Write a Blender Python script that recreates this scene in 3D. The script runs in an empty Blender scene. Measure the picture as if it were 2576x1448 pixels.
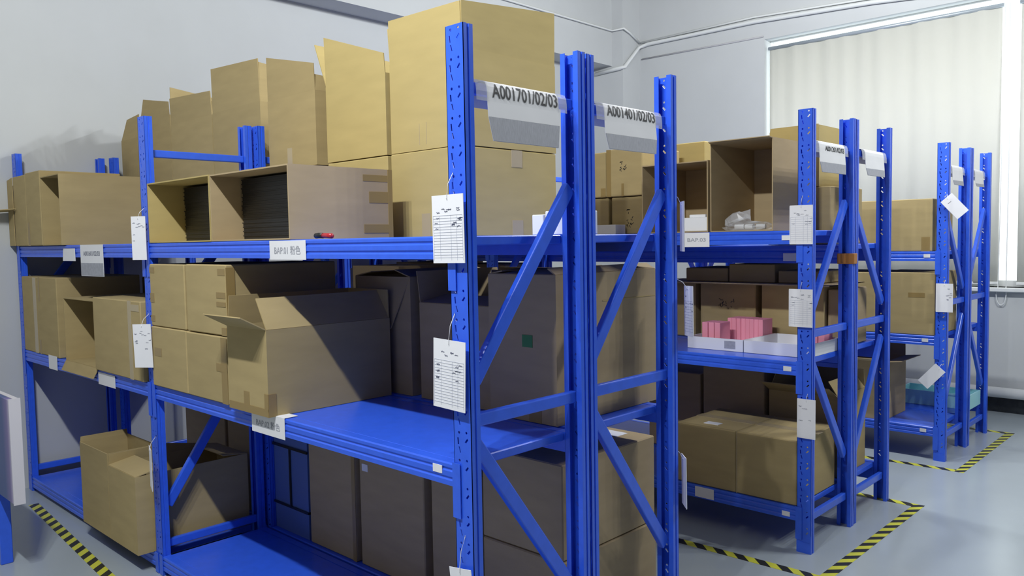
import bpy, bmesh, math, random
from mathutils import Matrix, Vector
random.seed(11)
S = bpy.context.scene
COL = S.collection
PI = math.pi

# ------------------------------------------------------------------ camera
cam = bpy.data.objects.new('camera', bpy.data.cameras.new('camera'))
COL.objects.link(cam)
cam.data.sensor_fit = 'HORIZONTAL'
cam.data.sensor_width = 36.0
cam.data.lens = 28.278
cam.data.clip_start = 0.05
cam.matrix_world = Matrix(((0.7229371, -0.02838962, 0.69033034, 1.51878),
                           (0.69069073, 0.05508621, -0.72104911, -1.42069),
                           (-0.01755737, 0.99807792, 0.05943232, 1.44516),
                           (0, 0, 0, 1)))
S.camera = cam

# ------------------------------------------------------------------ world, lights, exposure
W = bpy.data.worlds.new('daylight'); S.world = W
W.use_nodes = True
W.node_tree.nodes['Background'].inputs[0].default_value = (0.93, 0.97, 1.0, 1)
W.node_tree.nodes['Background'].inputs[1].default_value = 3.0
vs = S.view_settings
vs.view_transform = 'Standard'; vs.look = 'None'; vs.gamma = 1.0; vs.use_curve_mapping = False
vs.exposure = 0.0

def tube_lamp(x0, x1, y, z, watts, n=4):          # a fluorescent tube above the frame, parallel to the racks
    for i in range(n):
        l = bpy.data.lights.new('fluorescent_light', 'POINT')
        l.energy = watts / n; l.shadow_soft_size = 0.035; l.color = (0.97, 1.0, 1.0)
        o = bpy.data.objects.new('fluorescent_light', l); COL.objects.link(o)
        o.location = (x0 + (x1 - x0) * (i + 0.5) / n, y, z)
tube_lamp(-0.6, 0.6, -1.45, 3.62, 375)
tube_lamp(1.2, 2.4, 3.15, 3.62, 225)
tube_lamp(-1.2, 0.0, 3.25, 3.62, 195)

# ------------------------------------------------------------------ materials
def node_mat(name):
    m = bpy.data.materials.new(name); m.use_nodes = True
    return m, m.node_tree.nodes, m.node_tree.links, m.node_tree.nodes['Principled BSDF']

def mat(name, col, rough=0.6, metal=0.0, spec=0.5, noise=0.0, scale=8.0, stretch=(1, 1, 1), bump=0.0, coat=0.0, vary=0.0):
    m, N, L, B = node_mat(name)
    B.inputs['Roughness'].default_value = rough
    B.inputs['Metallic'].default_value = metal
    B.inputs['Specular IOR Level'].default_value = spec
    B.inputs['Coat Weight'].default_value = coat
    B.inputs['Base Color'].default_value = (*col, 1)
    if noise or bump or vary:
        tc = N.new('ShaderNodeTexCoord'); mp = N.new('ShaderNodeMapping')
        mp.inputs['Scale'].default_value = stretch
        L.new(tc.outputs['Object'], mp.inputs['Vector'])
        n = N.new('ShaderNodeTexNoise'); n.inputs['Scale'].default_value = scale
        n.inputs['Detail'].default_value = 5
        L.new(mp.outputs[0], n.inputs['Vector'])
        mr = N.new('ShaderNodeMapRange')
        mr.inputs['From Min'].default_value = 0.3; mr.inputs['From Max'].default_value = 0.7
        mr.inputs['To Min'].default_value = 1 - noise; mr.inputs['To Max'].default_value = 1 + noise
        L.new(n.outputs['Fac'], mr.inputs['Value'])
        val = mr.outputs[0]
        if vary:
            oi = N.new('ShaderNodeObjectInfo'); m2 = N.new('ShaderNodeMapRange')
            m2.inputs['To Min'].default_value = 1 - vary; m2.inputs['To Max'].default_value = 1 + vary
            L.new(oi.outputs['Random'], m2.inputs['Value'])
            mm = N.new('ShaderNodeMath'); mm.operation = 'MULTIPLY'
            L.new(val, mm.inputs[0]); L.new(m2.outputs[0], mm.inputs[1]); val = mm.outputs[0]
        vm = N.new('ShaderNodeVectorMath'); vm.operation = 'SCALE'
        vm.inputs[0].default_value = col
        L.new(val, vm.inputs['Scale'])
        L.new(vm.outputs[0], B.inputs['Base Color'])
        if bump:
            b = N.new('ShaderNodeBump'); b.inputs['Strength'].default_value = bump; b.inputs['Distance'].default_value = 0.002
            L.new(n.outputs['Fac'], b.inputs['Height']); L.new(b.outputs[0], B.inputs['Normal'])
    return m

M = {}
M['blue'] = mat('blue_powder_coat', (0.036, 0.130, 0.82), 0.28, spec=0.5, noise=0.05, scale=30)
M['kraft'] = mat('kraft_cardboard', (0.425, 0.33, 0.165), 0.8, spec=0.12, noise=0.06, scale=5, stretch=(1, 1, 4), vary=0.04)
M['kraft_yellow'] = mat('yellowish_cardboard', (0.50, 0.392, 0.168), 0.8, spec=0.12, noise=0.05, scale=5, stretch=(1, 1, 4), vary=0.03)
M['kraft_grey'] = mat('greyish_cardboard', (0.43, 0.33, 0.195), 0.8, spec=0.12, noise=0.06, scale=5, stretch=(1, 1, 4), vary=0.03)
M['tape'] = mat('brown_packing_tape', (0.31, 0.215, 0.08), 0.35, spec=0.5)
M['clear_tape'] = mat('clear_packing_tape', (0.47, 0.38, 0.23), 0.22, spec=0.6)
M['paper'] = mat('white_paper', (0.82, 0.82, 0.85), 0.6, spec=0.3, noise=0.02)
M['card'] = mat('white_card', (0.84, 0.84, 0.88), 0.6, spec=0.3, noise=0.02)
M['ink'] = mat('black_ink', (0.02, 0.02, 0.025), 0.6)
M['mid_grey'] = mat('grey_tone', (0.36, 0.37, 0.42), 0.6, noise=0.12, scale=60, stretch=(1, 6, 1))
M['pale_ink'] = mat('pale_blue_ruling', (0.55, 0.57, 0.66), 0.6)
M['pen'] = mat('blue_black_pen', (0.10, 0.11, 0.18), 0.6)
M['wall'] = mat('white_wall_paint', (0.555, 0.572, 0.582), 0.75, spec=0.3, noise=0.02, scale=3, bump=0.05)
M['ceiling'] = mat('grey_ceiling_slab', (0.13, 0.13, 0.13), 0.9)
M['front_wall'] = mat('light_grey_partition', (0.26, 0.255, 0.245), 0.8)
M['far_wall'] = mat('grey_partition', (0.07, 0.07, 0.07), 0.8)
M['black'] = mat('black_plastic', (0.012, 0.013, 0.015), 0.45)
M['white_box'] = mat('white_carton', (0.82, 0.83, 0.86), 0.55, spec=0.3)
M['pink'] = mat('pink_carton', (0.86, 0.33, 0.44), 0.55, spec=0.3, vary=0.05)
M['string'] = mat('white_string', (0.8, 0.8, 0.82), 0.6)
M['steel'] = mat('zinc_steel', (0.62, 0.64, 0.66), 0.3, metal=0.9)
M['pipe'] = mat('white_conduit', (0.74, 0.76, 0.76), 0.45)
M['grey_line'] = mat('grey_shadow_line', (0.45, 0.45, 0.48), 0.6)
M['skirting'] = mat('black_skirting', (0.02, 0.022, 0.024), 0.25, noise=0.3, scale=30)
M['crate'] = mat('blue_crate_plastic', (0.10, 0.17, 0.42), 0.4)
M['cyan'] = mat('cyan_plastic', (0.45, 0.86, 0.90), 0.35)
M['orange'] = mat('orange_brown_tape', (0.42, 0.17, 0.035), 0.4)
M['green'] = mat('green_sticker', (0.015, 0.20, 0.07), 0.4)
M['red'] = mat('red_plastic', (0.45, 0.02, 0.03), 0.35)
M['grey_metal'] = mat('grey_anodised_metal', (0.42, 0.47, 0.52), 0.35, metal=0.3)
M['frame'] = mat('white_window_frame', (0.80, 0.82, 0.82), 0.4)
M['panel_edge'] = mat('white_board_edge', (0.72, 0.70, 0.74), 0.5)

def floor_mat():
    m, N, L, B = node_mat('grey_epoxy_floor')
    tc = N.new('ShaderNodeTexCoord')
    n = N.new('ShaderNodeTexNoise'); n.inputs['Scale'].default_value = 1.3; n.inputs['Detail'].default_value = 6
    L.new(tc.outputs['Object'], n.inputs['Vector'])
    r = N.new('ShaderNodeValToRGB')
    r.color_ramp.elements[0].position = 0.3; r.color_ramp.elements[0].color = (0.36, 0.41, 0.45, 1)
    r.color_ramp.elements[1].position = 0.7; r.color_ramp.elements[1].color = (0.41, 0.46, 0.50, 1)
    L.new(n.outputs['Fac'], r.inputs[0]); L.new(r.outputs[0], B.inputs['Base Color'])
    B.inputs['Roughness'].default_value = 0.22; B.inputs['Specular IOR Level'].default_value = 0.5
    return m
M['floor'] = floor_mat()

def hazard_mat():
    m, N, L, B = node_mat('hazard_stripes')
    tc = N.new('ShaderNodeTexCoord'); sx = N.new('ShaderNodeSeparateXYZ')
    L.new(tc.outputs['Object'], sx.inputs[0])
    a = N.new('ShaderNodeMath'); a.operation = 'ADD'; L.new(sx.outputs[0], a.inputs[0]); L.new(sx.outputs[1], a.inputs[1])
    b = N.new('ShaderNodeMath'); b.operation = 'MULTIPLY'; b.inputs[1].default_value = 1 / 0.102; L.new(a.outputs[0], b.inputs[0])
    f = N.new('ShaderNodeMath'); f.operation = 'FRACT'; L.new(b.outputs[0], f.inputs[0])
    g = N.new('ShaderNodeMath'); g.operation = 'GREATER_THAN'; g.inputs[1].default_value = 0.5; L.new(f.outputs[0], g.inputs[0])
    mx = N.new('ShaderNodeMix'); mx.data_type = 'RGBA'
    mx.inputs[6].default_value = (0.025, 0.025, 0.02, 1); mx.inputs[7].default_value = (0.62, 0.62, 0.06, 1)
    L.new(g.outputs[0], mx.inputs[0]); L.new(mx.outputs[2], B.inputs['Base Color'])
    B.inputs['Roughness'].default_value = 0.4
    return m
M['hazard'] = hazard_mat()

def blind_mat():
    m, N, L, B = node_mat('translucent_blind_cloth')
    out = N['Material Output']
    B.inputs['Base Color'].default_value = (0.74, 0.73, 0.68, 1); B.inputs['Roughness'].default_value = 0.85
    tr = N.new('ShaderNodeBsdfTranslucent'); tr.inputs[0].default_value = (0.80, 0.79, 0.76, 1)
    tc = N.new('ShaderNodeTexCoord'); mp = N.new('ShaderNodeMapping'); mp.inputs['Scale'].default_value = (2.2, 1, 0.25)
    n = N.new('ShaderNodeTexNoise'); n.inputs['Scale'].default_value = 1.6; n.inputs['Detail'].default_value = 2
    L.new(tc.outputs['Object'], mp.inputs[0]); L.new(mp.outputs[0], n.inputs[0])
    bp = N.new('ShaderNodeBump'); bp.inputs['Strength'].default_value = 0.5; bp.inputs['Distance'].default_value = 0.05
    L.new(n.outputs['Fac'], bp.inputs['Height']); L.new(bp.outputs[0], B.inputs['Normal'])
    mx = N.new('ShaderNodeMixShader'); mx.inputs[0].default_value = 0.34
    L.new(B.outputs[0], mx.inputs[1]); L.new(tr.outputs[0], mx.inputs[2]); L.new(mx.outputs[0], out.inputs[0])
    return m
M['blind'] = blind_mat()

def bag_mat():
    m, N, L, B = node_mat('clear_plastic_film')
    out = N['Material Output']
    B.inputs['Base Color'].default_value = (0.75, 0.77, 0.82, 1); B.inputs['Roughness'].default_value = 0.2
    t = N.new('ShaderNodeBsdfTransparent')
    mx = N.new('ShaderNodeMixShader'); mx.inputs[0].default_value = 0.7
    L.new(B.outputs[0], mx.inputs[1]); L.new(t.outputs[0], mx.inputs[2]); L.new(mx.outputs[0], out.inputs[0])
    return m
M['film'] = bag_mat()

def board_mat():
    m, N, L, B = node_mat('purple_blue_board_print')
    tc = N.new('ShaderNodeTexCoord'); sx = N.new('ShaderNodeSeparateXYZ'); L.new(tc.outputs['Object'], sx.inputs[0])
    mr = N.new('ShaderNodeMapRange'); mr.inputs['From Min'].default_value = 0.28; mr.inputs['From Max'].default_value = 0.40
    L.new(sx.outputs[0], mr.inputs[0])
    r = N.new('ShaderNodeValToRGB')
    r.color_ramp.elements[0].color = (0.06, 0.10, 0.28, 1); r.color_ramp.elements[1].color = (0.62, 0.58, 0.72, 1)
    e = r.color_ramp.elements.new(0.6); e.color = (0.22, 0.17, 0.40, 1)
    L.new(mr.outputs[0], r.inputs[0]); L.new(r.outputs[0], B.inputs['Base Color']); B.inputs['Roughness'].default_value = 0.4
    return m
M['board'] = board_mat()

def glass_mat():
    m, N, L, B = node_mat('window_glass')
    out = N['Material Output']
    t = N.new('ShaderNodeBsdfTransparent'); t.inputs[0].default_value = (0.94, 0.97, 0.96, 1)
    g = N.new('ShaderNodeBsdfGlossy'); g.inputs['Roughness'].default_value = 0.02
    mx = N.new('ShaderNodeMixShader'); mx.inputs[0].default_value = 0.06
    L.new(t.outputs[0], mx.inputs[1]); L.new(g.outputs[0], mx.inputs[2]); L.new(mx.outputs[0], out.inputs[0])
    return m
M['glass'] = glass_mat()

# ------------------------------------------------------------------ mesh builder
class MB:
    def __init__(s, xf=None): s.v = []; s.f = []; s.xf = xf
    def add(s, vs, fs):
        b = len(s.v)
        s.v += [tuple(s.xf(*p)) if s.xf else tuple(p) for p in vs]
        s.f += [tuple(b + i for i in f) for f in fs]
    def box(s, x0, x1, y0, y1, z0, z1):
        s.add([(x0,y0,z0),(x1,y0,z0),(x1,y1,z0),(x0,y1,z0),(x0,y0,z1),(x1,y0,z1),(x1,y1,z1),(x0,y1,z1)],
              [(0,3,2,1),(4,5,6,7),(0,1,5,4),(1,2,6,5),(2,3,7,6),(3,0,4,7)])
    def slab(s, pts, t):
        p = [Vector(q) for q in pts]
        n = (p[1]-p[0]).cross(p[2]-p[0]).normalized() * (t/2)
        k = len(p)
        vs = [q - n for q in p] + [q + n for q in p]
        s.add(vs, [tuple(range(k-1,-1,-1)), tuple(range(k,2*k))] + [(i,(i+1)%k,k+(i+1)%k,k+i) for i in range(k)])
    def bar(s, a, b, wid, thk, side):                     # beam between two points, `side` = direction of its width
        a = Vector(a); b = Vector(b); d = (b-a).normalized()
        u = Vector(side); u = (u - d*u.dot(d)).normalized(); w = d.cross(u)
        vs = [p + u*i*wid/2 + w*j*thk/2 for p in (a,b) for i,j in ((-1,-1),(1,-1),(1,1),(-1,1))]
        s.add(vs, [(0,1,2,3),(7,6,5,4),(0,4,5,1),(1,5,6,2),(2,6,7,3),(3,7,4,0)])
    def prism(s, poly, f0, f1):                           # f0/f1 map a 2-D outline point to its two end positions
        k = len(poly)
        s.add([f0(*p) for p in poly] + [f1(*p) for p in poly],
              [tuple(range(k-1,-1,-1)), tuple(range(k,2*k))] + [(i,(i+1)%k,k+(i+1)%k,k+i) for i in range(k)])
    def tube(s, pts, r, n=8):
        pts = [Vector(p) for p in pts]; rings = []
        up = Vector((0.13, 0.21, 0.97))
        for i, p in enumerate(pts):
            d = (pts[min(i+1,len(pts)-1)] - pts[max(i-1,0)]).normalized()
            u = d.cross(up)
            if u.length < 1e-4: u = d.cross(Vector((1,0,0)))
            u.normalize(); w = d.cross(u)
            rings.append([p + (u*math.cos(2*PI*j/n) + w*math.sin(2*PI*j/n))*r for j in range(n)])
        vs = [q for g in rings for q in g]; fs = []
        for i in range(len(rings)-1):
            for j in range(n):
                fs.append((i*n+j, i*n+(j+1)%n, (i+1)*n+(j+1)%n, (i+1)*n+j))
        fs += [tuple(range(n-1,-1,-1)), tuple((len(rings)-1)*n+j for j in range(n))]
        s.add(vs, fs)
    def mesh(s, name, bevel=0.0, seg=1):
        me = bpy.data.meshes.new(name)
        bm = bmesh.new()
        bv = [bm.verts.new(p) for p in s.v]
        for f in s.f:
            try: bm.faces.new([bv[i] for i in f])
            except ValueError: pass
        bmesh.ops.recalc_face_normals(bm, faces=bm.faces)
        if bevel:
            bmesh.ops.bevel(bm, geom=[e for e in bm.edges if len(e.link_faces) == 2 and e.calc_face_angle() > 0.5],
                            offset=bevel, segments=seg, affect='EDGES', profile=0.5)
        bm.to_mesh(me); bm.free()
        return me
    def build(s, name, m, parent=None, loc=(0,0,0), rz=0.0, bevel=0.0, seg=1, smooth=False):
        me = s.mesh(name, bevel, seg); me.materials.append(m)
        if smooth:
            for p in me.polygons: p.use_smooth = True
        return link(name, me, parent, loc, rz)

def link(name, me, parent=None, loc=(0,0,0), rz=0.0):
    o = bpy.data.objects.new(name, me); COL.objects.link(o)
    o.location = loc; o.rotation_euler = (0, 0, rz)
    if parent: o.parent = parent
    return o

def tag(o, label, cat, group=None):
    o['label'] = label; o['category'] = cat
    if group: o['group'] = group
    return o

def thing(name, label, cat, loc=(0,0,0), rz=0.0, group=None):
    o = bpy.data.objects.new(name, None); COL.objects.link(o)
    o.empty_display_size = 0.05
    o.location = loc; o.rotation_euler = (0, 0, rz)
    return tag(o, label, cat, group)

def struct(name, mb, m, **k):
    o = mb.build(name, m, **k); o['kind'] = 'structure'; return o

def boxes(*bs):
    b = MB()
    for q in bs: b.box(*q)
    return b

# ------------------------------------------------------------------ the room
XL, YW, ZC = -3.93, 5.90, 4.20
struct('floor', boxes((XL-.2, 5.6, -5.2, YW+.2, -.15, 0)), M['floor'])
struct('ceiling', boxes((XL-.2, 5.6, -5.2, YW+.2, ZC, ZC+.15)), M['ceiling'])
struct('wall_left', boxes((XL-.2, XL, -5.2, YW+.2, 0, ZC)), M['wall'])
struct('wall_right', boxes((5.4, 5.6, -5.2, YW+.2, 0, ZC)), M['far_wall'])
struct('wall_front', boxes((XL, 5.4, -5.2, -5.0, 0, ZC)), M['front_wall'])
WX0, WX1, WZ0, WZ1 = -2.10, 2.30, 1.00, 3.31
struct('wall_back', boxes((XL, WX0, YW, YW+.2, 0, ZC), (WX1, 5.4, YW, YW+.2, 0, ZC),
                          (WX0, WX1, YW, YW+.2, 0, WZ0), (WX0, WX1, YW, YW+.2, WZ1, ZC)), M['wall'])
struct('trim_1', boxes((XL, -3.675, -5.0, 5.6, 3.268, ZC)), M['wall'])            # beam along the left wall
struct('trim_2', boxes((XL, -3.535, 5.6, YW, 0, ZC)), M['wall'])                  # corner column
struct('trim_3', boxes((WX0-.01, WX1+.01, YW-.05, YW+.2, .965, 1.0)), M['frame'], bevel=.006)   # window sill
struct('baseboard_back', boxes((-3.53, 5.4, YW-.015, YW, 0, .115)), M['skirting'])
win = struct('window_1', boxes((WX0, WX1, YW+.12, YW+.17, WZ1-.015, WZ1), (WX0, WX1, YW+.12, YW+.17, WZ0, WZ0+.05),
                               (WX0, WX0+.012, YW+.12, YW+.17, WZ0+.05, WZ1-.015), (WX1-.05, WX1, YW+.12, YW+.17, WZ0+.05, WZ1-.015)), M['frame'])
boxes((WX0+.012, WX1-.05, YW+.14, YW+.148, WZ0+.05, WZ1-.015)).build('window_pane', M['glass'], win)

def roller_blind(label, x0, x1, chain):
    t = thing('roller_blind', label, 'blind', ((x0+x1)/2, YW+.05, 1.03), 0, 'roller blinds over the window')
    w = (x1-x0)/2
    g = MB(); n = 60
    rows = []
    for k in range(2):
        for i in range(n+1):
            x = -w + 2*w*i/n
            rows.append((x, .010*math.sin(i*.55)*(1-.4*k) + .006*math.sin(i*1.31+1), 0 if k == 0 else 2.19))
    g.v = [(x, y, z) for x, y, z in rows]
    g.f = [(i, i+1, n+2+i, n+1+i) for i in range(n)]
    c = g.build('blind_cloth', M['blind'], t, smooth=True)
    sm = c.modifiers.new('thickness', 'SOLIDIFY'); sm.thickness = .001
    b = MB(); b.tube([(-w-.01, 0, 2.195), (w+.01, 0, 2.195)], .017, 14); b.build('roller_tube', M['grey_metal'], t, smooth=True)
    boxes((-w, w, -.012, .012, -.012, .012)).build('bottom_bar', M['frame'], t, bevel=.003)
    if chain:
        cpts = [(w+.025, -.02, 2.2), (w+.02, -.045, 1.0), (w+.015, -.06, -.05)]
        loop = [(w+.04+.035*math.cos(a), -.07, -.08+.09*math.sin(a)) for a in [PI*(.9+.12*k) for k in range(11)]]
        b = MB(); b.tube(cpts + loop + [(w+.075, -.06, 1.0), (w+.055, -.02, 2.2)], .004, 6); b.build('bead_chain', M['frame'], t, smooth=True)
    return t
roller_blind('wide cream roller blind covering the window behind the racks', -2.072, -.125, True)
roller_blind('cream roller blind cut by the right edge of the photo', .005, 2.2, False)

# conduits, pipes and a modelled shadow line
b = MB(); b.tube([(-3.655, 2.2, 3.635), (-3.655, 5.575, 3.63), (-3.50, 5.575, 3.625), (-3.512, 5.70, 3.60), (-3.512, 5.875, 3.525)], .011, 6)
tag(b.build('cable_conduit', M['pipe'], smooth=True), 'thin white cable run along the ceiling beam on the left wall', 'conduit')
b = MB()
b.tube([(-3.88, 5.58, 3.213), (-3.545, 5.58, 3.225), (-3.515, 5.60, 3.235), (-3.515, 5.865, 3.475), (-3.40, 5.878, 3.495), (-2.20, 5.878, 3.49), (-1.1, 5.878, 3.44), (.6, 5.878, 3.30)], .020, 8)
tag(b.build('cable_conduit', M['pipe'], smooth=True), 'thick white conduit stepping round the corner column then along window wall', 'conduit')
b = MB(); b.tube([(-3.50, 5.885, 3.525), (-2.2, 5.885, 3.535), (-1.1, 5.885, 3.478), (.6, 5.885, 3.36)], .011, 6)
tag(b.build('cable_conduit', M['pipe'], smooth=True), 'thin white cable just above the thick conduit on window wall', 'conduit')
b = MB(); b.tube([(-3.50, 5.893, 3.352), (-2.11, 5.893, 3.338)], .008, 6)  # added grey tube stands in for a shadow line on the wall
tag(b.build('cable_conduit', M['grey_line'], smooth=True), 'short grey shadow line on the wall left of the window top', 'conduit')
b = MB(); b.tube([(-3.3, 5.845, .165), (5.2, 5.845, .165)], .042, 14)
tag(b.build('wall_pipe', M['pipe'], smooth=True), 'fat white pipe running low along the window wall', 'pipe')

# hazard tapes on the floor
def hazard(label, a, b, w=.05):
    a = Vector((*a, 0)); b = Vector((*b, 0)); d = b-a
    mb = boxes((0, d.length, -w/2, w/2, 0, .0012))
    o = mb.build('hazard_tape', M['hazard'], loc=(a.x, a.y, 0), rz=math.atan2(d.y, d.x))
    tag(o, label, 'floor tape', 'hazard tapes on the floor')
hazard('black and yellow floor tape in front of the nearest rack at lower left', (-3.55, -.075), (0.3, -.33))
hazard('black and yellow floor tape along the front of the second rack', (-3.8, 1.72), (.14, 1.855))
hazard('black and yellow floor tape past the end of the second rack', (.164, 1.83), (.164, 3.105))
hazard('short black and yellow floor tape behind the second rack', (.14, 3.08), (-1.6, 3.08))
hazard('black and yellow floor tape along the front of the farthest rack', (-1.6, 3.79), (.125, 3.905))
hazard('black and yellow floor tape past the end of the farthest rack', (.149, 3.88), (.149, 5.165))
hazard('short black and yellow floor tape behind the farthest rack', (.125, 5.14), (-.9, 5.14))

# ------------------------------------------------------------------ racks
PW, PD, D, GAP = .0675, .0362, .4985, .013

def post_mesh():
    """perforated channel upright: web in the XZ plane (x -PW..0, y 0), open towards +y, 2 m tall"""
    bm = bmesh.new()
    H, pitch = 2.0, .075
    nrow = int(H/pitch)
    z0 = H - nrow*pitch
    hw = PW/2
    def ring(pts): return [bm.verts.new((x, 0, z)) for x, z in pts]
    def cell(x0, x1, za, zb, holes):
        es = []
        loops = [[(x0,za),(x1,za),(x1,zb),(x0,zb)]] + holes
        for lp in loops:
            r = ring(lp)
            for i in range(len(r)): es.append(bm.edges.new((r[i], r[(i+1)%len(r)])))
        bmesh.ops.triangle_fill(bm, use_beauty=True, use_dissolve=False, edges=es)
    def dot(cx, cz, r): return [(cx + r*math.cos(k*PI/3), cz + r*math.sin(k*PI/3)) for k in range(6)]
    def slot(xa, za, xb, zb, w):
        d = Vector((xb-xa, zb-za)).normalized(); n = Vector((-d.y, d.x))*w/2
        return [(xa-n.x, za-n.y), (xb-n.x, zb-n.y), (xb+n.x, zb+n.y), (xa+n.x, za+n.y)]
    for k in range(nrow):
        za = z0 + k*pitch; zb = za + pitch
        xl = -PW*.70; xr = -PW*.28
        cell(-PW, -hw, za, zb, [dot(xl, zb-.012, .0044), slot(xl-.005, zb-.026, xl-.003, zb-.044, .0052), slot(xl-.001, zb-.05, xl+.004, zb-.066, .0045)])
        cell(-hw, 0, za, zb, [dot(xr, zb-.010, .0040), slot(xr+.005, zb-.026, xr-.005, zb-.037, .0055)])
    cell(-PW, 0, 0, z0, [])
    bmesh.ops.remove_doubles(bm, verts=bm.verts, dist=1e-5)
    bmesh.ops.recalc_face_normals(bm, faces=bm.faces)
    faces = bm.faces[:]
    bmesh.ops.solidify(bm, geom=faces, thickness=.0018)
    ys = [v.co.y for v in bm.verts]
    sh = -min(ys)
    for v in bm.verts: v.co.y += sh
    me = bpy.data.meshes.new('upright_post'); bm.to_mesh(me); bm.free()
    # flanges, ribbed half way, with lips turned inwards
    mb = MB(); t = .0018
    for sx in (0, 1):
        X = (lambda x: -x) if sx == 0 else (lambda x: -PW + x)
        def bx(xa, xb, ya, yb):
            a, c = sorted((X(xa), X(xb))); mb.box(a, c, ya, yb, 0, H)
        bx(0, t, .0018, .013); bx(0, .0045, .013, .013+t); bx(.003, .0045+t*.2, .013+t, .0225); bx(0, .0045, .0225, .0225+t)
        bx(0, t, .0225+t, PD); bx(t, .018, PD-t, PD)
    m2 = mb.mesh('tmp')
    bm = bmesh.new(); bm.from_mesh(me); bm.from_mesh(m2); bm.to_mesh(me); bm.free()
    bpy.data.meshes.remove(m2)
    me.materials.append(M['blue'])
    return me
POST = post_mesh()

def beam_profile(h, front):
    # y,z outline of a step beam; front face with two long grooves
    g = .003
    p = [(0, 0), (0, h*.22), (g, h*.28), (g, h*.34), (0, h*.40), (0, h*.62), (g, h*.68), (g, h*.74), (0, h*.80), (0, h-.004), (.004, h), (.036, h), (.036, 0)]
    return p

def rack(label, y0, xr, frames, levels, bh, flips, tie_z=1.845, mid_z=.965, bot_z=.13, stickers=(), front_to='-y'):
    """one single-sided rack; frames = right edges of its end frames, nearest first"""
    t = thing('storage_rack', label, 'rack', (xr, y0, 0), 0, 'blue steel storage racks')
    for i, x in enumerate(frames):
        link('upright_post', POST, t, (x, 0, 0))
        link('upright_post', POST, t, (x-PW, D, 0), PI)
        xc = x - PW/2
        def brace(name, a, b, w):
            mb = MB(); mb.bar((xc, *a), (xc, *b), w, .022, (1, 0, 0) if False else (0, -(b[1]-a[1]), b[0]-a[0]))
            mb.build(name, M['blue'], t, bevel=.004, seg=2)
        brace('horizontal_brace', (PD-.004, mid_z), (D-PD+.004, mid_z), .036)
        brace('horizontal_brace', (PD-.004, bot_z), (D-PD+.004, bot_z), .036)
        fu, fl = flips[i] if i < len(flips) else flips[-1]
        if fu is not None: brace('horizontal_brace', (PD-.004, tie_z), (D-PD+.004, tie_z), .032)
        a, c = .045, D-.045
        if fu is None: pass
        elif fu: brace('diagonal_brace', (a, 1.60), (c, 1.08), .042)
        else: brace('diagonal_brace', (c, 1.60), (a, 1.07), .042)
        if fl is None: pass
        elif fl: brace('diagonal_brace', (c, .90), (a, .30), .042)
        else: brace('diagonal_brace', (a, .90), (c, .36), .042)
    for i in range(len(frames)-1):
        xb, xa = frames[i]-PW, frames[i+1]
        for j, z in enumerate(levels):
            for side in (0, 1):
                h = bh
                prof = beam_profile(h, True)
                Yf = (lambda y: y) if side == 0 else (lambda y: D - y)
                mb = MB(); mb.prism(prof, lambda y, q: (xa+.001, Yf(y), z-h+q-.001), lambda y, q: (xb-.001, Yf(y), z-h+q-.001))
                bm_ = mb.build('beam', M['blue'], t)
                for xe, s in ((xb, 1), (xa, -1)):
                    mc = MB()
                    p, q = sorted((xe - s*.004, xe + s*.026))
                    ya, yb = sorted((Yf(-.0035), Yf(-.0008)))
                    zl = max(.003, z-.145)
                    mc.box(p, q, ya, yb, zl, z+.004)
                    mc.build('beam_connector', M['blue'], bm_)
            mb = boxes((xa+.004, xb-.004, .037, D-.037, z-.028, z-.0015))
            mb.build('shelf_panel', M['blue'], t, bevel=.003)
    for (x, z) in stickers:
        boxes((x-.019, x+.019, -.0014, .0004, z-.011, z+.011)).build('beam_sticker', M['paper'], t)['label'] = 'small white sticker on beam'
    return t

FA = [0.0, -1.991, -3.836]
LV1 = [.088, .85, 1.46]
rack('blue front rack of the nearest pair, facing the camera', 0, 0, FA, LV1, .062, [(0,0),(0,1),(0,None)], stickers=[(-.135, .826)])
r1b = rack('blue rear rack of the nearest pair, standing back to back behind the front one', D+GAP, -.006, [0.0, -1.957, -3.738], LV1, .062, [(0,0),(0,1),(None,None)])
Y2, X2 = 2.071, .018
LV2 = [.205, .873, 1.467]
FM = [0.0, -1.991, -3.83]
FB = [0.0, -1.991]
rack('blue front rack of the middle pair, with pink boxes on its middle shelf', Y2, X2, FM, LV2, .062, [(0,0)], mid_z=.997, bot_z=.152, stickers=[(-.122, 1.434), (-.113, .838), (-.118, .165)])
r2b = rack('blue rear rack of the middle pair, back to back behind the pink boxes rack', Y2+D+GAP, X2-.004, FM, [.205, .873, 1.395], .094, [(1,1)], mid_z=.992, bot_z=.14)
Y3, X3 = 4.060, .0215
LV3 = [.213, .794, 1.328]
rack('blue front rack of the farthest pair, beside the window blind', Y3, X3, FB, LV3, .060, [(1,1)], mid_z=.998, bot_z=.15, stickers=[(-.12, 1.30), (-.125, .765), (-.13, .185)])
rack('blue rear rack of the farthest pair, closest to the window wall', Y3+D+GAP, X3, FB, LV3, .060, [(0,0)], mid_z=.998, bot_z=.12)
mb = boxes((-PW-.006, .010, D-.042, D+.004, 1.30, 1.352))
mb.build('tape_band', M['orange'], bpy.data.objects['storage_rack.002'], bevel=.004, seg=2)['label'] = 'orange brown tape wrapped round the rear post'

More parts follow.
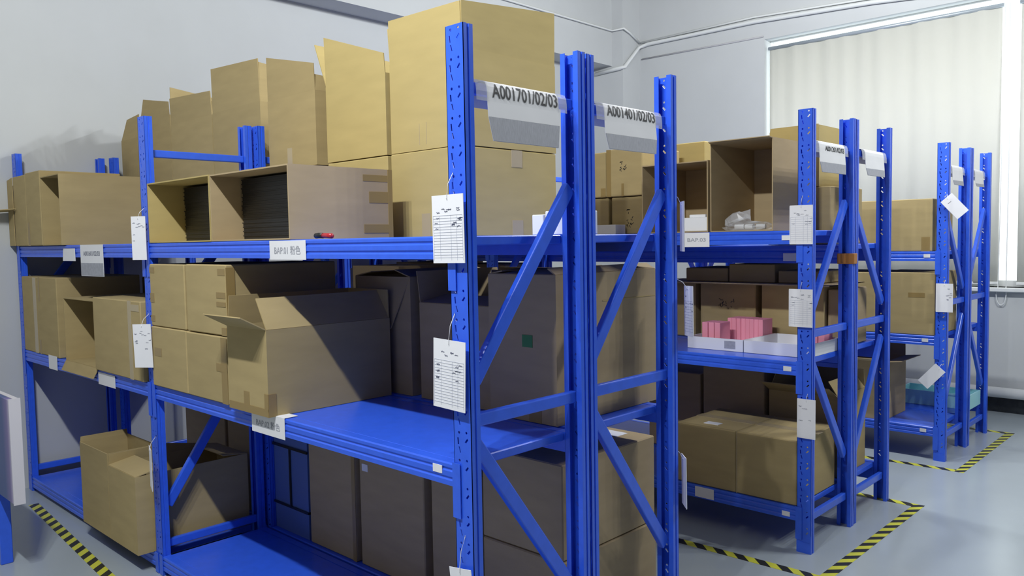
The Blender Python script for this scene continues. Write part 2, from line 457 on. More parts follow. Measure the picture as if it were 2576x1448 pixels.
# ------------------------------------------------------------------ cardboard boxes
T = .005
def carton(label, x0, x1, y0, y1, z0, z1, open_to=None, flaps=None, tape=(), m='kraft', rz=0.0, group=None, marks=(), clear=False, name='cardboard_box', cat='box', patches=()):
    w, d, h = x1-x0, y1-y0, z1-z0
    t = thing(name, label, cat, ((x0+x1)/2, (y0+y1)/2, z0), rz, group)
    mm = M[m]
    if open_to is None:
        boxes((-w/2, w/2, -d/2, d/2, 0, h)).build('box_body', mm, t, bevel=.004, seg=1)
    else:
        if open_to == 'top': xf, a, b, c = (lambda x, y, z: (x, y, z)), w, d, h
        else: xf, a, b, c = (lambda x, y, z: (x, d/2 - z, y + h/2)), w, h, d
        B = MB(xf)
        B.box(-a/2, a/2, -b/2, b/2, 0, T)
        B.box(-a/2, -a/2+T, -b/2, b/2, T, c); B.box(a/2-T, a/2, -b/2, b/2, T, c)
        B.box(-a/2+T, a/2-T, -b/2, -b/2+T, T, c); B.box(-a/2+T, a/2-T, b/2-T, b/2, T, c)
        B.build('box_body', mm, t)
        for key, sp in (flaps or {}).items():
            la, lb, ang = sp[:3]; ia = sp[3] if len(sp) > 3 else .003; ib = sp[4] if len(sp) > 4 else ia
            out = {'x+': (1,0), 'x-': (-1,0), 'y+': (0,1), 'y-': (0,-1)}[key]
            if out[0]: p, q = Vector((out[0]*(a/2-T/2), -b/2+.002, c)), Vector((out[0]*(a/2-T/2), b/2-.002, c))
            else: p, q = Vector((-a/2+.002, out[1]*(b/2-T/2), c)), Vector((a/2-.002, out[1]*(b/2-T/2), c))
            e = (q-p).normalized(); r = math.radians(ang)
            dv = Vector((out[0]*math.sin(r), out[1]*math.sin(r), math.cos(r)))
            F = MB(xf); F.slab([p, q, q - e*ib + dv*lb, p + e*ia + dv*la], .004)
            F.build('box_flap', mm, t)
    if tape:
        for k, (face, u0, u1, v0, v1) in enumerate(tape):
            B = MB(); e = .0008 + .0003*k
            if face == 'F': B.box(-w/2+u0, -w/2+u1, -d/2-e, -d/2+.0002, v0, v1)
            if face == 'R': B.box(w/2-.0002, w/2+e, -d/2+u0, -d/2+u1, v0, v1)
            if face == 'T': B.box(-w/2+u0, -w/2+u1, -d/2+v0, -d/2+v1, h-.0002, h+e)
            B.build('packing_tape', M['clear_tape' if clear else 'tape'], t)
    for face, u0, u1, v0, v1, pm, pname in patches:
        B = MB(); e = .0016
        if face == 'F': B.box(-w/2+u0, -w/2+u1, -d/2-e, -d/2+.0002, v0, v1)
        if face == 'R': B.box(w/2-.0002, w/2+e, -d/2+u0, -d/2+u1, v0, v1)
        if face == 'T': B.box(-w/2+u0, -w/2+u1, -d/2+v0, -d/2+v1, h-.0002, h+e)
        B.build(pname, M[pm], t)
    if marks:
        B = MB()
        rnd = random.Random(len(label))
        for face, u, v, sx, sz, n in marks:
            for k in range(n):
                uu, vv = u + rnd.uniform(-sx, sx), v + rnd.uniform(-sz, sz)
                an = rnd.uniform(0, PI); l = rnd.uniform(.008, .022)
                du, dv = math.cos(an)*l/2, math.sin(an)*l/2
                if face == 'F': B.bar((-w/2+uu-du, -d/2-.0006, vv-dv), (-w/2+uu+du, -d/2-.0006, vv+dv), .003, .0008, (dv, 0, -du))
        B.build('handwritten_mark', M['ink'], t)
    return t

G1 = 'cardboard boxes along the back of the nearest top shelf'
YB = .54
zT, zS = 1.46, 1.787
# rear row on top: two layers, flaps of the upper boxes standing up
carton('large closed carton under the tallest flap-up box, top shelf behind the near post', -1.0, -.59, YB, 1.05, zT, zS-.003, m='kraft_yellow', group=G1, tape=[('F', .18, .23, 0, .09), ('R', .25, .31, 0, .06), ('R', .25, .31, .26, .324)], clear=True)
carton('tallest big carton with raised flaps, top of the stack behind the near post', -1.0, -.59, YB+.005, 1.05, zS, 2.13, 'top', {'y-': (.165, .158, 1, .0), 'x+': (.160, .205, 1, .0), 'y+': (.15, .15, -2), 'x-': (.14, .14, 6)}, m='kraft_yellow', group=G1, tape=[('F', .17, .172, .02, .10), ('F', .21, .212, .02, .10)], clear=True)
carton('closed lower carton, left neighbour of the big stack by the near post', -1.432, -1.022, YB, 1.03, zT, zS-.004, m='kraft_yellow', group=G1)
carton('upper carton with slanting raised front flap, left of the tallest carton', -1.432, -1.022, YB, 1.03, zS, 2.105, 'top', {'y-': (.205, .075, 2), 'x-': (.21, .19, 24), 'y+': (.12, .12, 0)}, m='kraft_yellow', group=G1)
carton('closed lower carton behind the right open-front box on the top shelf', -1.912, -1.515, YB, .965, zT, zS-.004, m='kraft', group=G1, tape=[('R', .02, .07, .2, .323)])
carton('upper carton with raised front flap, right of the middle rear posts', -1.912, -1.515, YB, .965, zS, 2.107, 'top', {'y-': (.20, .115, 1), 'x+': (.07, .05, -8), 'y+': (.10, .10, 0)}, m='kraft', group=G1, tape=[('F', .16, .20, .0, .09)], clear=True)
carton('closed lower carton behind the left open-front box on the top shelf', -2.583, -2.088, .60, 1.05, zT, zS-.004, m='kraft', group=G1)
carton('tall carton with straight raised front flap, behind the middle rear posts', -2.583, -2.088, .60, 1.05, zS, 2.14, 'top', {'y-': (.228, .205, 1), 'x+': (.19, .14, -3), 'y+': (.12, .12, 0)}, m='kraft', group=G1)
carton('closed lower carton right of the middle front post, behind its top tie bar', -3.095, -2.592, .60, 1.05, zT, zS-.004, m='kraft', group=G1)
carton('upper carton with notched raised flaps, above the middle tie bar', -3.095, -2.592, .60, 1.05, zS, 2.135, 'top', {'y-': (.148, .125, 2), 'x-': (.215, .16, 2), 'y+': (.10, .10, 0), 'x+': (.08, .10, -20)}, m='kraft', group=G1)
carton('closed lower carton just behind the middle front post on top', -3.556, -3.104, .60, 1.05, zT, zS-.004, m='kraft', group=G1)
carton('upper carton with drooping raised flap, left of the notched-flap carton', -3.556, -3.104, .60, 1.05, zS, 2.12, 'top', {'y-': (.205, .15, 2, .105, .003), 'x-': (.17, .12, -12, .02, .05), 'y+': (.10, .10, 0)}, m='kraft', group=G1)
carton('closed lower carton at the far left of the rear top shelf', -3.826, -3.566, .60, .965, zT, zS-.004, m='kraft', group=G1)
carton('leftmost upper carton with dark open flaps against the white wall', -3.826, -3.566, .60, .965, zS, 2.115, 'top', {'x-': (.05, .13, -30), 'y+': (.20, .20, -3, .06, .02), 'y-': (.125, .14, -4, .075, .0)}, m='kraft', group=G1)

G2 = 'cardboard boxes along the front of the nearest top shelf'
a1 = carton('open-front carton holding black trays, against the middle front post', -1.984, -1.418, .0, .43, zT, 1.712, 'front', m='kraft_yellow', group=G2)
a2 = carton('open-front carton holding black trays, with plain side and tape facing right', -1.414, -.858, .002, .432, zT, 1.71, 'front', m='kraft_grey', group=G2,
            tape=[('R', .30, .43, .205, .228), ('R', .325, .43, .128, .168), ('R', .30, .43, .02, .05), ('R', .41, .43, .0, .25)])
carton('open-front carton above the white beam labels, long side facing right', -3.33, -3.037, -.02, .40, zT, 1.828, 'front', m='kraft', group=G2)
carton('narrow closed carton second from the left end on top', -3.588, -3.336, -.022, .40, zT, 1.866, m='kraft', group=G2, tape=[('F', .012, .05, 0, .13)])
t = carton('carton with one flap poking out, at left end of top shelf', -3.826, -3.593, -.02, .40, zT, 1.86, m='kraft', group=G2)
fl = MB(); fl.slab([(-.1165, -.213, .003), (-.1165, -.213, .397), (-.213, -.2135, .385), (-.213, -.2135, .003)], .004)
fl.build('box_flap', M['kraft'], t)
fl = MB(); fl.slab([(-.205, -.2165, .205), (-.06, -.2165, .215), (-.09, -.33, .205), (-.20, -.33, .195)], .004)
fl.build('box_flap', M['kraft'], t)

def tray_stack(x0, x1, y0, y1, z0, n, h, place):
    me = None
    for k in range(n):
        if me is None:
            w, d = x1-x0, y1-y0
            mb = boxes((-w/2, w/2, -d/2, d/2, 0, .003), (-w/2, w/2, -d/2, -d/2+.006, .003, h-.0035), (-w/2, w/2, d/2-.006, d/2, .003, h-.0035),
                       (-w/2, -w/2+.006, -d/2+.006, d/2-.006, .003, h-.0035), (w/2-.006, w/2, -d/2+.006, d/2-.006, .003, h-.0035),
                       (-w/2-.002, w/2+.002, -d/2-.003, d/2, h-.0045, h-.0005))
            me = mb.mesh('plastic_tray'); me.materials.append(M['black'])
        o = link('plastic_tray', me, None, ((x0+x1)/2 + random.uniform(-.001, .001), (y0+y1)/2 + random.uniform(-.002, .002), z0 + .0006 + k*h))
        tag(o, 'one of the identical stacked black plastic trays inside the %s open-front carton' % place, 'tray', 'black trays in the %s open-front carton' % place)
tray_stack(-1.968, -1.434, .155, .415, zT+T, 14, .0165, 'left')
tray_stack(-1.398, -.875, .125, .415, zT+T, 14, .0165, 'right')

G3 = 'cardboard boxes on the nearest middle shelf'
zM = .85
tp = [('F', .0, .05, .225, .25), ('F', .0, .04, .1, .14), ('F', .0, .04, .02, .045)]
tq = [('F', .27, .327, .225, .25), ('F', .255, .327, .14, .162), ('F', .255, .327, .108, .126), ('F', .29, .327, .0, .03), ('R', 0, .035, 0, .255)]
carton('small closed carton, bottom left of the two by two stack', -1.978, -1.642, -.012, .40, zM, 1.105, m='kraft', group=G3, tape=[('F', .03, .10, .13, .165)])
carton('small closed carton, bottom right of the two by two stack', -1.638, -1.300, -.012, .40, zM, 1.103, m='kraft', group=G3, tape=[('F', .29, .336, .0, .25), ('F', .25, .336, .12, .15)])
carton('small closed carton, top left of the two by two stack', -1.978, -1.646, -.008, .40, 1.107, 1.37, m='kraft', group=G3, tape=tp)
carton('long closed carton, top right of the two by two stack', -1.630, -1.296, -.008, .47, 1.107, 1.372, m='kraft', group=G3, tape=tq)
carton('big open carton with raised flaps at the front edge of middle shelf', -1.262, -.982, -.028, .50, zM, 1.152, 'top',
       {'y-': (.105, .105, 62), 'x+': (.127, .127, -34), 'y+': (.11, .11, 0), 'x-': (.11, .11, -6)}, m='kraft', group=G3,
       tape=[('F', .11, .15, 0, .075), ('F', .0, .28, 0, .028), ('F', .255, .28, .02, .08), ('R', 0, .03, 0, .08)])
carton('closed carton with hanging front flap, behind the big open carton', -1.25, -.895, .535, .98, zM, 1.31, 'top', {'y-': (.205, .205, 174, .10), 'x+': (.1, .1, -75), 'x-': (.1, .1, -80)}, m='kraft_grey', group=G3)
carton('dark open carton with raised back flaps, left of the green-stickered box', -.842, -.462, .535, .98, zM, 1.215, 'top', {'y+': (.12, .12, -4), 'x-': (.12, .12, 10), 'x+': (.13, .10, 4), 'y-': (.13, .13, -80)}, m='kraft_grey', group=G3)
carton('large carton with a green sticker seen through the end frame', -.432, -.130, .50, 1.06, zM, 1.332, 'top', {'x+': (.04, .04, -60), 'y-': (.16, .16, -85), 'y+': (.1, .1, -84), 'x-': (.06, .06, -80)}, m='kraft_grey', group=G3,
       patches=[('F', .155, .20, .245, .285, 'green', 'green_sticker'), ('R', .24, .555, .385, .387, 'kraft_yellow', 'crease_line')], tape=[('F', .18, .235, .0, .05)])
carton('pair-left tall carton in far left bay, narrow front beside the left post', -3.83, -3.572, .0, .42, zM, 1.284, m='kraft', group=G3, tape=[('F', .20, .258, 0, .43)], clear=True)
carton('tall carton second from left post, half its side in shadow', -3.566, -3.225, .0, .44, zM, 1.284, m='kraft', group=G3, tape=[('F', .02, .05, .0, .08), ('F', .04, .06, .3, .434)])
carton('open-front carton with bottom flap hanging over the far left beam', -3.12, -2.655, .0, .42, zM, 1.185, 'front', {'y-': (.055, .055, 62)}, m='kraft', group=G3)
carton('closed carton with taped right edge, left of the middle post', -2.65, -2.078, -.015, .38, zM, 1.205, m='kraft', group=G3, tape=[('F', .43, .47, .0, .355), ('F', .47, .56, .31, .34)], clear=True)
carton('dark carton at the back of the far left bay middle shelf', -3.5, -2.95, .56, .96, zM, 1.26, m='kraft_grey', group=G3)
carton('dark carton behind the taped-edge carton in the left bay', -2.9, -2.3, .56, .96, zM, 1.25, m='kraft_grey', group=G3)

G4 = 'cardboard boxes on the nearest bottom shelf'
zB = .088
carton('open carton leaning out at lower left, left one of two', -2.755, -2.398, -.07, .16, zB, .487, 'top', {'x-': (.025, .025, 2)}, m='kraft', group=G4)
carton('open carton at lower left, right one of two, behind the middle post', -2.392, -2.078, -.07, .46, zB, .437, 'top', {'x-': (.05, .05, -5, .003, .25), 'y-': (.12, .12, -80), 'y+': (.12, .12, -84)}, m='kraft', group=G4)
carton('dark carton behind the two open cartons, bottom rear shelf of left bay', -2.97, -2.50, .56, .97, zB, .63, m='kraft_grey', group=G4)
carton('dark carton beside the middle rear posts, bottom rear shelf of left bay', -2.47, -2.045, .56, .97, zB, .66, m='kraft_grey', group=G4)
crate_loc = (-1.81, .75, zB)
t = thing('plastic_crate', 'blue ribbed plastic crate in the shadow behind the middle posts', 'crate', crate_loc)
B = boxes((-.145, .145, -.215, .215, 0, .01), (-.145, .145, -.215, -.205, .01, .47), (-.145, .145, .205, .215, .01, .47), (-.145, -.135, -.205, .205, .01, .47), (.135, .145, -.205, .205, .01, .47))
B.build('crate_body', M['crate'], t)
B = boxes((-.15, .15, -.222, -.2152, .12, .13), (-.15, .15, -.222, -.2152, .40, .412), (-.005, .005, -.222, -.2152, .13, .40), (.145, .152, -.22, .22, .12, .13), (-.15, .15, -.222, -.2152, .455, .47))
B.build('crate_rib', M['skirting'], t)['label'] = 'dark rib lines on the crate'
carton('dark closed carton right of the blue crate, bottom rear shelf', -1.645, -1.29, .53, .97, zB, .56, m='kraft_grey', group=G4, tape=[('F', .33, .355, .0, .47)])
carton('dark carton with a small white label, middle of bottom rear shelf', -1.262, -.845, .535, .98, zB, .60, m='kraft_grey', group=G4, patches=[('F', .02, .06, .405, .435, 'paper', 'white_label')])
carton('dark carton just left of the near front post, bottom rear shelf', -.80, -.535, .535, .98, zB, .60, m='kraft_grey', group=G4)
carton('big closed carton at the bottom seen through the end frame', -.508, -.135, .525, 1.06, zB, .395, m='kraft_grey', group=G4)
carton('big closed carton stacked second from floor, seen through the end frame', -.512, -.14, .53, 1.06, .397, .715, m='kraft_grey', group=G4, patches=[('T', .05, .28, .42, .49, 'paper', 'loose_paper')])

# white cartons on the nearest top shelf
b = boxes((-.262, -.214, .54, .66, zT, 1.526)).build('white_carton', M['white_box'], bevel=.002); tag(b, 'small white carton on the top shelf left of the end diagonal brace', 'box')
b = boxes((-.209, -.10, .545, .68, zT, 1.536)).build('white_carton', M['white_box'], bevel=.002); tag(b, 'slightly taller white carton half behind the end diagonal brace', 'box')

# ------------------------------------------------------------------ middle rack contents
G5 = 'cardboard boxes on the middle rack top shelf'
z2 = 1.467
carton('largest open-front carton on the middle rack, with a plastic bag inside', -.488, -.168, 2.075, 2.52, z2, 1.893, 'front', {'y+': (.03, .03, 10)}, m='kraft_grey', group=G5)
carton('dark open-front carton beside the largest one, holding white cartons', -.885, -.502, 2.075, 2.50, z2, 1.815, 'front', m='kraft_grey', group=G5)
hw = [('F', .11, .15, .02, .03, 10)]
carton('closed carton with inked marks seen between two near posts, upper right of four', -1.19, -.955, 2.18, 2.55, 1.672, 1.93, m='kraft', group=G5, tape=[('F', 0, .03, 0, .258), ('F', .10, .115, .0, .07)], clear=False, marks=[('F', .11, .165, .02, .025, 12)])
carton('closed carton with inked marks seen between two near posts, lower right of four', -1.165, -.94, 2.19, 2.55, z2, 1.668, m='kraft', group=G5, marks=[('F', .12, .09, .02, .05, 14)])
carton('closed carton hugging the near double post, upper left of four', -1.42, -1.195, 2.18, 2.55, 1.672, 1.92, m='kraft', group=G5, tape=[('F', .19, .222, .0, .05)])
carton('closed carton hugging the near double post, lower left of four', -1.41, -1.185, 2.19, 2.55, z2, 1.668, m='kraft', group=G5)
carton('pale carton peeking over the dark open-front carton', -1.28, -.835, 2.62, 3.03, 1.395, 1.98, m='kraft_yellow', group=G5)
carton('tall pale carton rising behind the largest open-front carton', -.45, -.185, 2.62, 3.03, 1.69, 1.985, 'top', {'y-': (.02, .02, 0), 'x+': (.015, .015, 0)}, m='kraft_yellow', group=G5)
carton('closed carton under the tall pale one, rear of middle rack top', -.46, -.125, 2.62, 3.04, 1.395, 1.688, m='kraft', group=G5)
b = boxes((-.64, -.508, 2.085, 2.20, z2+.006, 1.54)).build('white_carton', M['white_box'], bevel=.002); tag(b, 'white carton inside the dark open-front carton, beside the hanging card', 'box')
b = boxes((-.62, -.53, 2.10, 2.19, 1.5405, 1.555)).build('white_carton', M['white_box'], bevel=.002); tag(b, 'thin white carton lying on another inside the dark open-front carton', 'box')
b = boxes((-1.19, -1.055, 2.075, 2.165, z2, 1.518)).build('white_carton', M['white_box'], bevel=.002); tag(b, 'flat white carton at the shelf edge between the two near posts', 'box')
def bag():
    t = thing('plastic_bag', 'crumpled clear plastic bag lying in the largest open-front carton', 'bag', (-.335, 2.19, z2+.0055))
    rnd = random.Random(4); n, k = 26, 8
    g = MB(); vs = []
    for j in range(k+1):
        for i in range(n):
            a = 2*PI*i/n; r = 1.0 if j < k else .02
            rr = (1, 1.05, 1.02, .95, .86, .72, .52, .28, .02)[j]
            h = (.0, .010, .018, .024, .029, .033, .036, .038, .039)[j]
            jit = 1 + rnd.uniform(-.13, .13)*(j > 0)
            x = .125*rr*math.cos(a)*jit; y = .085*rr*math.sin(a)*jit
            hh = h*(1 + 1.3*max(0, -math.cos(a))**3*(1 if i % 3 else .4)) * (1 + rnd.uniform(-.15, .15))
            vs.append((x, y, hh))
    fs = [(j*n+i, j*n+(i+1)%n, (j+1)*n+(i+1)%n, (j+1)*n+i) for j in range(k) for i in range(n)]
    g.add(vs, fs + [tuple(range(n-1, -1, -1)), tuple(k*n+i for i in range(n))])
    g.build('bag_film', M['film'], t)
    for x, y, a, nm in ((-.05, -.02, .3, 'left'), (.01, -.03, -.2, 'middle'), (.062, -.02, .1, 'right')):
        m = MB(); m.tube([(-.022, 0, .014), (.022, 0, .014)], .0125, 12)
        o = m.build('plastic_part', M['white_box'], loc=(-.335+x, 2.19+y, z2+.008), rz=a, smooth=False)
        tag(o, 'small white plastic part in the plastic bag, %s one of three' % nm, 'plastic part', 'white parts in the plastic bag')
bag()

G6 = 'cardboard boxes on the middle rack middle shelf'
zp = .873
carton('carton behind the left pink stack, under the cardboard sheet', -.872, -.535, 2.63, 3.03, zp, 1.185, m='kraft', group=G6, marks=[('F', .16, .20, .05, .03, 14)])
carton('carton behind the right-hand hanging card, under the cardboard sheet', -.50, -.16, 2.63, 3.03, zp, 1.185, m='kraft', group=G6)
carton('carton behind the edge-on hanging card, under the cardboard sheet', -1.23, -.905, 2.63, 3.03, zp, 1.185, m='kraft', group=G6)
carton('grey carton at the right end of middle rack rear shelf', -.152, -.075, 2.66, 2.98, zp, 1.165, m='kraft_grey', group=G6)
sh = MB(); n = 16
for i in range(n):
    xa, xb = -1.12 + 1.04*i/n, -1.12 + 1.04*(i+1)/n
    za, zb = [1.1875 + .010*abs(math.sin(3.3*x + .4))*(1 if x < -.99 else .0) for x in (xa, xb)]
    sh.add([(xa, 2.50, za), (xb, 2.50, zb), (xb, 2.96, 1.1875), (xa, 2.96, 1.1875), (xa, 2.50, za+.005), (xb, 2.50, zb+.005), (xb, 2.96, 1.1925), (xa, 2.96, 1.1925)],
           [(0,3,2,1), (4,5,6,7), (0,1,5,4), (2,3,7,6)])
tag(sh.build('cardboard_sheet', M['kraft_grey']), 'flat cardboard sheet laid across the cartons behind the pink boxes', 'cardboard sheet')
carton('low carton on the cardboard sheet, leftmost of three', -.965, -.70, 2.63, 2.98, 1.194, 1.268, m='kraft', group=G6)
carton('low carton on the cardboard sheet, middle and tallest of three', -.692, -.425, 2.63, 2.98, 1.194, 1.292, m='kraft', group=G6)
carton('low carton on the cardboard sheet, nearest the end post', -.405, -.18, 2.63, 2.98, 1.194, 1.258, m='kraft', group=G6)

def white_tray(label, x0, x1, y0, y1, z0, h):
    t = thing('carton_tray', label, 'tray', ((x0+x1)/2, (y0+y1)/2, z0), 0, 'shallow white trays on the middle rack')
    w, d = (x1-x0)/2, (y1-y0)/2
    boxes((-w, w, -d, d, 0, .004), (-w, w, -d, -d+.005, .004, h), (-w, w, d-.005, d, .004, h), (-w, -w+.005, -d+.005, d-.005, .004, h), (w-.005, w, -d+.005, d-.005, .004, h)).build('tray_body', M['white_box'], t)
    return t
tA = white_tray('shallow white tray holding the two stacks of pink boxes', -.70, -.388, 2.21, 2.57, zp, .060)
boxes((.055, .115, -.1812, -.180, .012, .05)).build('printed_label', M['mid_grey'], tA)['label'] = 'faint grey print'
white_tray('shallow white tray at right end of the middle shelf, nearly empty', -.383, -.055, 2.21, 2.57, zp, .060)
def pink(x, y, label, w=.030, d=.105, h=.128):
    b = boxes((-w/2, w/2, -d/2, d/2, 0, h))
    o = b.build('pink_carton', M['pink'], loc=(x, y + random.uniform(-.003, .003), zp+.0045), bevel=.002)
    tag(o, label, 'box', 'pink boxes in the white trays')
ords = ['first', 'second', 'third', 'fourth', 'fifth', 'sixth', 'seventh', 'eighth', 'ninth']
for k in range(3):
    pink(-.623 + .0345*k, 2.305, '%s upright pink box from the left in the small left stack' % ords[k], .032)
for k in range(8):
    pink(-.582 + .0250*k, 2.49, '%s upright pink box from the left in the larger pink stack' % ords[k], .0243, .11, .137)
for k in range(3):
    pink(-.165 + .036*k, 2.49, 'pink box behind the end post of the middle rack, %s from left' % ords[k], .031, .10, .10)

carton('shadowed carton in the far bay of the middle rack, left of two in front', -3.50, -2.95, 2.10, 2.50, zp, 1.275, m='kraft_grey', group=G6)
carton('shadowed carton in the far bay of the middle rack, right of two in front', -2.90, -2.40, 2.10, 2.50, zp, 1.245, m='kraft_grey', group=G6)
carton('taller shadowed carton in the middle rack far bay, left of two behind', -3.65, -3.05, 2.63, 3.03, zp, 1.285, m='kraft_grey', group=G6)
carton('taller shadowed carton in the middle rack far bay, right of two behind', -3.0, -2.42, 2.63, 3.03, zp, 1.275, m='kraft_grey', group=G6)

G7 = 'cardboard boxes on the middle rack bottom shelf'
zq = .205
for nm, xa, xb in (('left', -.690, -.361), ('right', -.357, -.056)):
    carton('big closed carton at front of middle rack bottom shelf, %s of two' % nm, xa, xb, 2.085, 2.52, zq, .505, m='kraft', group=G7,
           tape=[('T', 0, .32, .19, .25), ('F', 0, .004, 0, .3)], clear=True,
           patches=[('T', .12, .20, .06, .11, 'paper', 'white_label')] if nm == 'left' else ())
carton('dark carton at left rear of middle rack bottom shelf', -1.22, -.87, 2.62, 3.03, zq, .66, m='kraft_grey', group=G7)
carton('dark carton in the centre rear of middle rack bottom shelf', -.85, -.48, 2.62, 3.03, zq, .72, m='kraft_grey', group=G7)
carton('open carton with pale lit flaps, right rear of middle rack bottom shelf', -.455, -.085, 2.63, 3.0, zq, .62, 'top', {'y+': (.10, .10, -6), 'y-': (.12, .12, 62), 'x+': (.09, .09, -35), 'x-': (.1, .1, -20)}, m='kraft', group=G7)

# ------------------------------------------------------------------ far rack contents
G8 = 'cardboard boxes on the farthest rack'
z3 = 1.328
carton('closed carton at right end of the farthest top shelf', -.535, -.072, 4.07, 4.50, z3, 1.66, m='kraft', group=G8, tape=[('F', .40, .45, 0, .09)])
carton('closed carton with a white label, left on the farthest top shelf', -1.02, -.545, 4.07, 4.50, z3, 1.65, m='kraft', group=G8, patches=[('F', .38, .43, .17, .25, 'paper', 'white_label')])
carton('large closed carton at right end of the farthest middle shelf', -.41, -.05, 4.07, 4.53, .794, 1.193, m='kraft', group=G8, tape=[('F', .20, .30, .24, .27)])
carton('large closed carton left of another on the farthest middle shelf', -.80, -.415, 4.07, 4.53, .794, 1.19, m='kraft', group=G8)
carton('open carton with spread flaps on the farthest bottom shelf', -.74, -.346, 4.075, 4.47, .213, .60, 'top', {'x+': (.10, .10, 84), 'y-': (.10, .10, 74), 'y+': (.10, .10, 4)}, m='kraft_grey', group=G8, patches=[('R', .02, .07, .06, .14, 'paper', 'white_label')])
t = thing('plastic_tray', 'shallow cyan plastic tray on the farthest bottom shelf', 'tray', (-.24, 4.885, .213))
boxes((-.255, .225, -.14, .14, 0, .006), (-.255, .225, -.14, -.132, .006, .10), (-.255, .225, .132, .14, .006, .10), (-.255, -.247, -.132, .132, .006, .10), (.217, .225, -.132, .132, .006, .10)).build('tray_body', M['cyan'], t)
boxes((-.26, .23, -.145, -.1402, .092, .104)).build('tray_rim', M['cyan'], t)

# ------------------------------------------------------------------ paper signs over the tie bars
def text_mesh(txt, bold=0.0):
    cu = bpy.data.curves.new('t', 'FONT'); cu.body = txt; cu.size = 1.0; cu.offset = bold
    cu.align_x = 'LEFT'; cu.resolution_u = 3
    o = bpy.data.objects.new('t', cu); COL.objects.link(o)
    dg = bpy.context.evaluated_depsgraph_get(); dg.update()
    me = bpy.data.meshes.new_from_object(o.evaluated_get(dg))
    bpy.data.objects.remove(o); bpy.data.curves.remove(cu)
    bm = bmesh.new(); bm.from_mesh(me)
    for k in range(4):
        es = [e for e in bm.edges if abs(e.verts[0].co.y - e.verts[1].co.y) > .09]
        if not es: break
        bmesh.ops.subdivide_edges(bm, edges=es, cuts=2)
    bmesh.ops.triangulate(bm, faces=bm.faces)
    bm.to_mesh(me); bm.free()
    return me

def sign(label, x, y0, y1, ztop, zbot, txt, zmid, tu0, tu1, cap, base, slant=0.0):
    """sheet of paper folded over a tie bar; x = outer face of the frame"""
    yc = (y0+y1)/2
    t = thing('paper_sign', label, 'sign', (x, yc, ztop), 0, 'white paper signs folded over the tie bars')
    prof = [(-.062, -.06), (-.061, -.016), (-.057, -.001), (-.047, .0055), (-.028, .0055), (-.018, .001), (-.013, -.010), (-.011, -.025), (-.010, -.05), (-.007, -.09), (-.002, zbot-ztop)]
    hw = (y1-y0)/2
    def at(i, off):
        a = Vector(prof[max(i-1, 0)]); b = Vector(prof[min(i+1, len(prof)-1)]); d = (b-a).normalized()
        n = Vector((-d.y, d.x)) * off
        if n.y < 0 and i < 5 or False: pass
        return prof[i][0] + n.x, prof[i][1] + n.y
    def strip(i0, i1, off, thk, ya, yb, name, m, bot_in=0.0):
        mb = MB(); vs = []
        for i in range(i0, i1+1):
            ins = bot_in if i == len(prof)-1 else 0
            for o_ in (off, off+thk):
                px, pz = at(i, o_)
                vs += [(px, ya+ins, pz - slant*0), (px, yb-ins, pz)]
        k = i1-i0+1; fs = []
        for i in range(k-1):
            a = i*4; b = a+4
            fs += [(a, b, b+1, a+1), (a+2, a+3, b+3, b+2), (a, a+2, b+2, b), (a+1, b+1, b+3, a+3)]
        fs += [(0, 1, 3, 2), ((k-1)*4, (k-1)*4+2, (k-1)*4+3, (k-1)*4+1)]
        mb.add(vs, fs); return mb.build(name, m, t)
    strip(0, len(prof)-1, 0, .0006, -hw, hw, 'paper_sheet', M['paper'], .012)
    for ya, yb in ((-hw-.040, -hw+.004), (hw-.004, hw+.036)):
        strip(2, 8, .0011, .0004, ya, yb, 'clear_tape', M['film'])
    # grey lower part of the sheet
    zg = zmid - ztop
    P9, P10 = Vector(prof[-2]), Vector(prof[-1])
    mb = MB(); f = (zg - P9.y)/(P10.y - P9.y)
    q = P9 + (P10-P9)*max(0, min(1, f)); e = P10
    mb.slab([(q.x+.0016, -hw+.002 + .012*max(0, f), q.y), (q.x+.0016, hw-.002 - .012*max(0, f), q.y), (e.x+.0016, hw-.013, e.y+.001), (e.x+.0016, -hw+.013, e.y+.001)], .0006)
    mb.build('grey_tone', M['mid_grey'], t)
    if txt:
        me = text_mesh(txt, .012)
        xs = [v.co.x for v in me.vertices]; ys = [v.co.y for v in me.vertices]
        sx = (tu1-tu0)/(max(xs)-min(xs)); mx = min(xs)
        sy = cap/.70
        # cumulative arc length measured up the front from `base`
        front = [Vector(p) for p in prof[::-1]]
        def along(s):
            # start where the profile height equals base
            zb = base - ztop
            acc = None; prev = front[0]
            for q in front[1:]:
                if acc is None and prev.y <= zb <= q.y and q.y > prev.y:
                    start = prev + (q-prev)*((zb-prev.y)/(q.y-prev.y)); acc = 0.0; prev = start
                if acc is not None:
                    l = (q-prev).length
                    if acc + l >= s:
                        d = (q-prev)/max(l, 1e-6); pos = prev + d*(s-acc); return pos, Vector((d.y, -d.x))
                    acc += l
                prev = q
            return front[-1], Vector((0, 1))
        for v in me.vertices:
            s = max(0.0, v.co.y*sy); u = tu0 + (v.co.x-mx)*sx - yc
            pos, n = along(s)
            if v.co.y < 0: pos = pos + Vector((0, v.co.y*sy))
            v.co = (pos.x + n.x*.0018, u, pos.y + n.y*.0018)
        me.materials.clear(); me.materials.append(M['ink'])
        link('lettering', me, t)['label'] = 'black lettering reading %s' % txt
    return t
sign('white paper sign reading A001701/02/03 on the near end frame', 0.006, .088, .378, 1.861, 1.707, 'A001701/02/03', 1.776, .107, .372, .037, 1.823)
sign('white paper sign reading A001401/02/03 on the rear near end frame', 0.004, .598, .882, 1.860, 1.722, 'A001401/02/03', 1.788, .612, .876, .034, 1.826)
